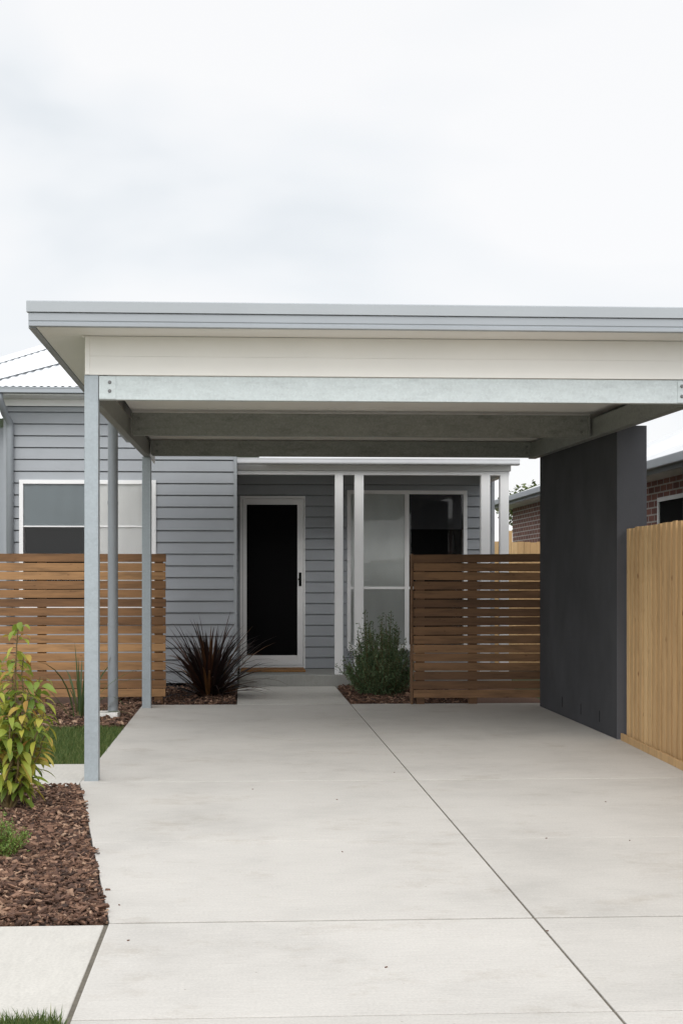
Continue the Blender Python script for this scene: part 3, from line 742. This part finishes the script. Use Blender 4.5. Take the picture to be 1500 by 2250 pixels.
def tree(label, pos, h, crown, cz, seed):
    r = random.Random(seed); t = thing('garden_tree', label, 'tree', pos); P = Vector(pos); tr = MB(); m = MB()
    tr.tube([P+Vector((0, 0, -.1)), P+Vector((.05, .02, h*.3)), P+Vector((-.03, .05, h*.6)), P+Vector((0, 0, h*.85))], .14, 10, .04)
    cl = []
    for k in range(40):
        a = r.uniform(0, 6.28); q = r.random()**.5*crown; c = P+Vector((math.cos(a)*q, math.sin(a)*q, cz+r.uniform(-.5, .5)*(h-cz)*2*(1-.5*q/crown))); cl.append(c)
        if k % 3 == 0: tr.tube([P+Vector((0, 0, h*.4)), P.lerp(c, .6)+Vector((0, 0, .2)), c], .05, 6, .012, False)
    for c in cl:
        for k in range(170):
            b = c+Vector((r.gauss(0, .2), r.gauss(0, .2), r.gauss(0, .13))); d = Vector((r.gauss(0, 1), r.gauss(0, 1), r.gauss(0, .7))).normalized()
            sd = d.cross(Vector((r.gauss(0, 1), r.gauss(0, 1), 1))).normalized(); l = r.uniform(.07, .15)
            m.strip([b, b+d*l*.5, b+d*l], [.02, .075, .005], sd)
    tr.build('trunk', 'bark', t); m.build('crown', 'leaf_tree', t, fix=False)
tree('green tree top showing above the distant brick house roof', (X(1186, 34), 34, 0), 3.72, .55, 3.0, 61)

# loose bark chips on the slab
r = random.Random(77)
first = None
for px, py in ((237, 1957), (190, 1795), (1330, 1763), (1383, 1848), (752, 1873), (848, 2127), (555, 1735), (1202, 2047), (1200, 1843), (866, 1698), (282, 2068), (740, 1758), (262, 1990), (214, 1872)):
    z = F*H/(py-CY); u = (px-CX)/F*z; x, y = u*K+z*S, z*K-u*S
    if first is None:
        first = MB().hexa([(x-.012, y-.006, .001), (x+.012, y-.005, .001), (x+.011, y+.006, .001), (x-.01, y+.005, .001), (x-.011, y-.005, .007), (x+.01, y-.004, .008), (x+.009, y+.004, .007), (x-.009, y+.004, .008)]).build('bark_chip', 'mulch', loc=(x, y, 0))
        o = first
    else:
        o = first.copy(); COL.objects.link(o); o.location = (x, y, 0); o.rotation_euler = (0, 0, r.uniform(0, 6)); o.scale = (.5, .5, .5)
    tag(o, 'tiny dark bark chip lying loose on the concrete driveway', 'bark chip', 'loose bark chips on the driveway')

# ---------------- sky and sun: bright overcast, the sun behind thin cloud at the photographer's back
SUN = Vector((-.05, -.80, .72)).normalized()
w = bpy.data.worlds.new('World'); scene.world = w; w.use_nodes = True; nt = w.node_tree
bg = nt.nodes['Background']; bg.inputs[1].default_value = 1.15
sky = nd(nt, 'ShaderNodeTexSky', sky_type='NISHITA'); sky.sun_disc = False; sky.sun_elevation = math.asin(SUN.z); sky.sun_rotation = rad(184)
sm = nd(nt, 'ShaderNodeMix', data_type='RGBA', blend_type='MULTIPLY'); sm.inputs[0].default_value = 1; sm.inputs[7].default_value = (.1, .1, .1, 1)
nt.links.new(sky.outputs[0], sm.inputs[6])
tc = nd(nt, 'ShaderNodeTexCoord'); mp = nd(nt, 'ShaderNodeMapping'); mp.inputs['Scale'].default_value = (1, 1, 2.6); mp.inputs['Location'].default_value = (.42, .2, .03)
nt.links.new(tc.outputs['Generated'], mp.inputs[0])
n = nd(nt, 'ShaderNodeTexNoise'); n.inputs['Scale'].default_value = 2.3; n.inputs['Detail'].default_value = 4; n.inputs['Roughness'].default_value = .45; n.inputs['Distortion'].default_value = .3
nt.links.new(mp.outputs[0], n.inputs['Vector'])
cl = ramp(nt, n.outputs[0], [(.30, (.68, .72, .755)), (.42, (.80, .82, .84)), (.53, (.87, .87, .875))])
mx = mixc(nt, .06, cl, sm.outputs[2])
dt = nd(nt, 'ShaderNodeVectorMath', operation='DOT_PRODUCT'); dt.inputs[1].default_value = SUN
nt.links.new(tc.outputs['Generated'], dt.inputs[0])
mr_ = nd(nt, 'ShaderNodeMapRange', interpolation_type='SMOOTHSTEP'); mr_.inputs['From Min'].default_value = .1; mr_.inputs['From Max'].default_value = 1.; mr_.inputs['To Min'].default_value = 1.; mr_.inputs['To Max'].default_value = 2.1
nt.links.new(dt.outputs['Value'], mr_.inputs[0])
vm = nd(nt, 'ShaderNodeVectorMath', operation='SCALE'); nt.links.new(mx, vm.inputs[0]); nt.links.new(mr_.outputs[0], vm.inputs['Scale'])
nt.links.new(vm.outputs[0], bg.inputs[0])
sl_ = bpy.data.lights.new('sun', 'SUN'); sl_.energy = 1.0; sl_.angle = rad(24); sl_.color = (1, .97, .925)
so = bpy.data.objects.new('sun', sl_); COL.objects.link(so)
so.rotation_euler = (-SUN).to_track_quat('-Z', 'Y').to_euler(); so.location = (-1, -8, 12)
scene.view_settings.view_transform = 'Standard'; scene.view_settings.look = 'None'; scene.view_settings.exposure = 0
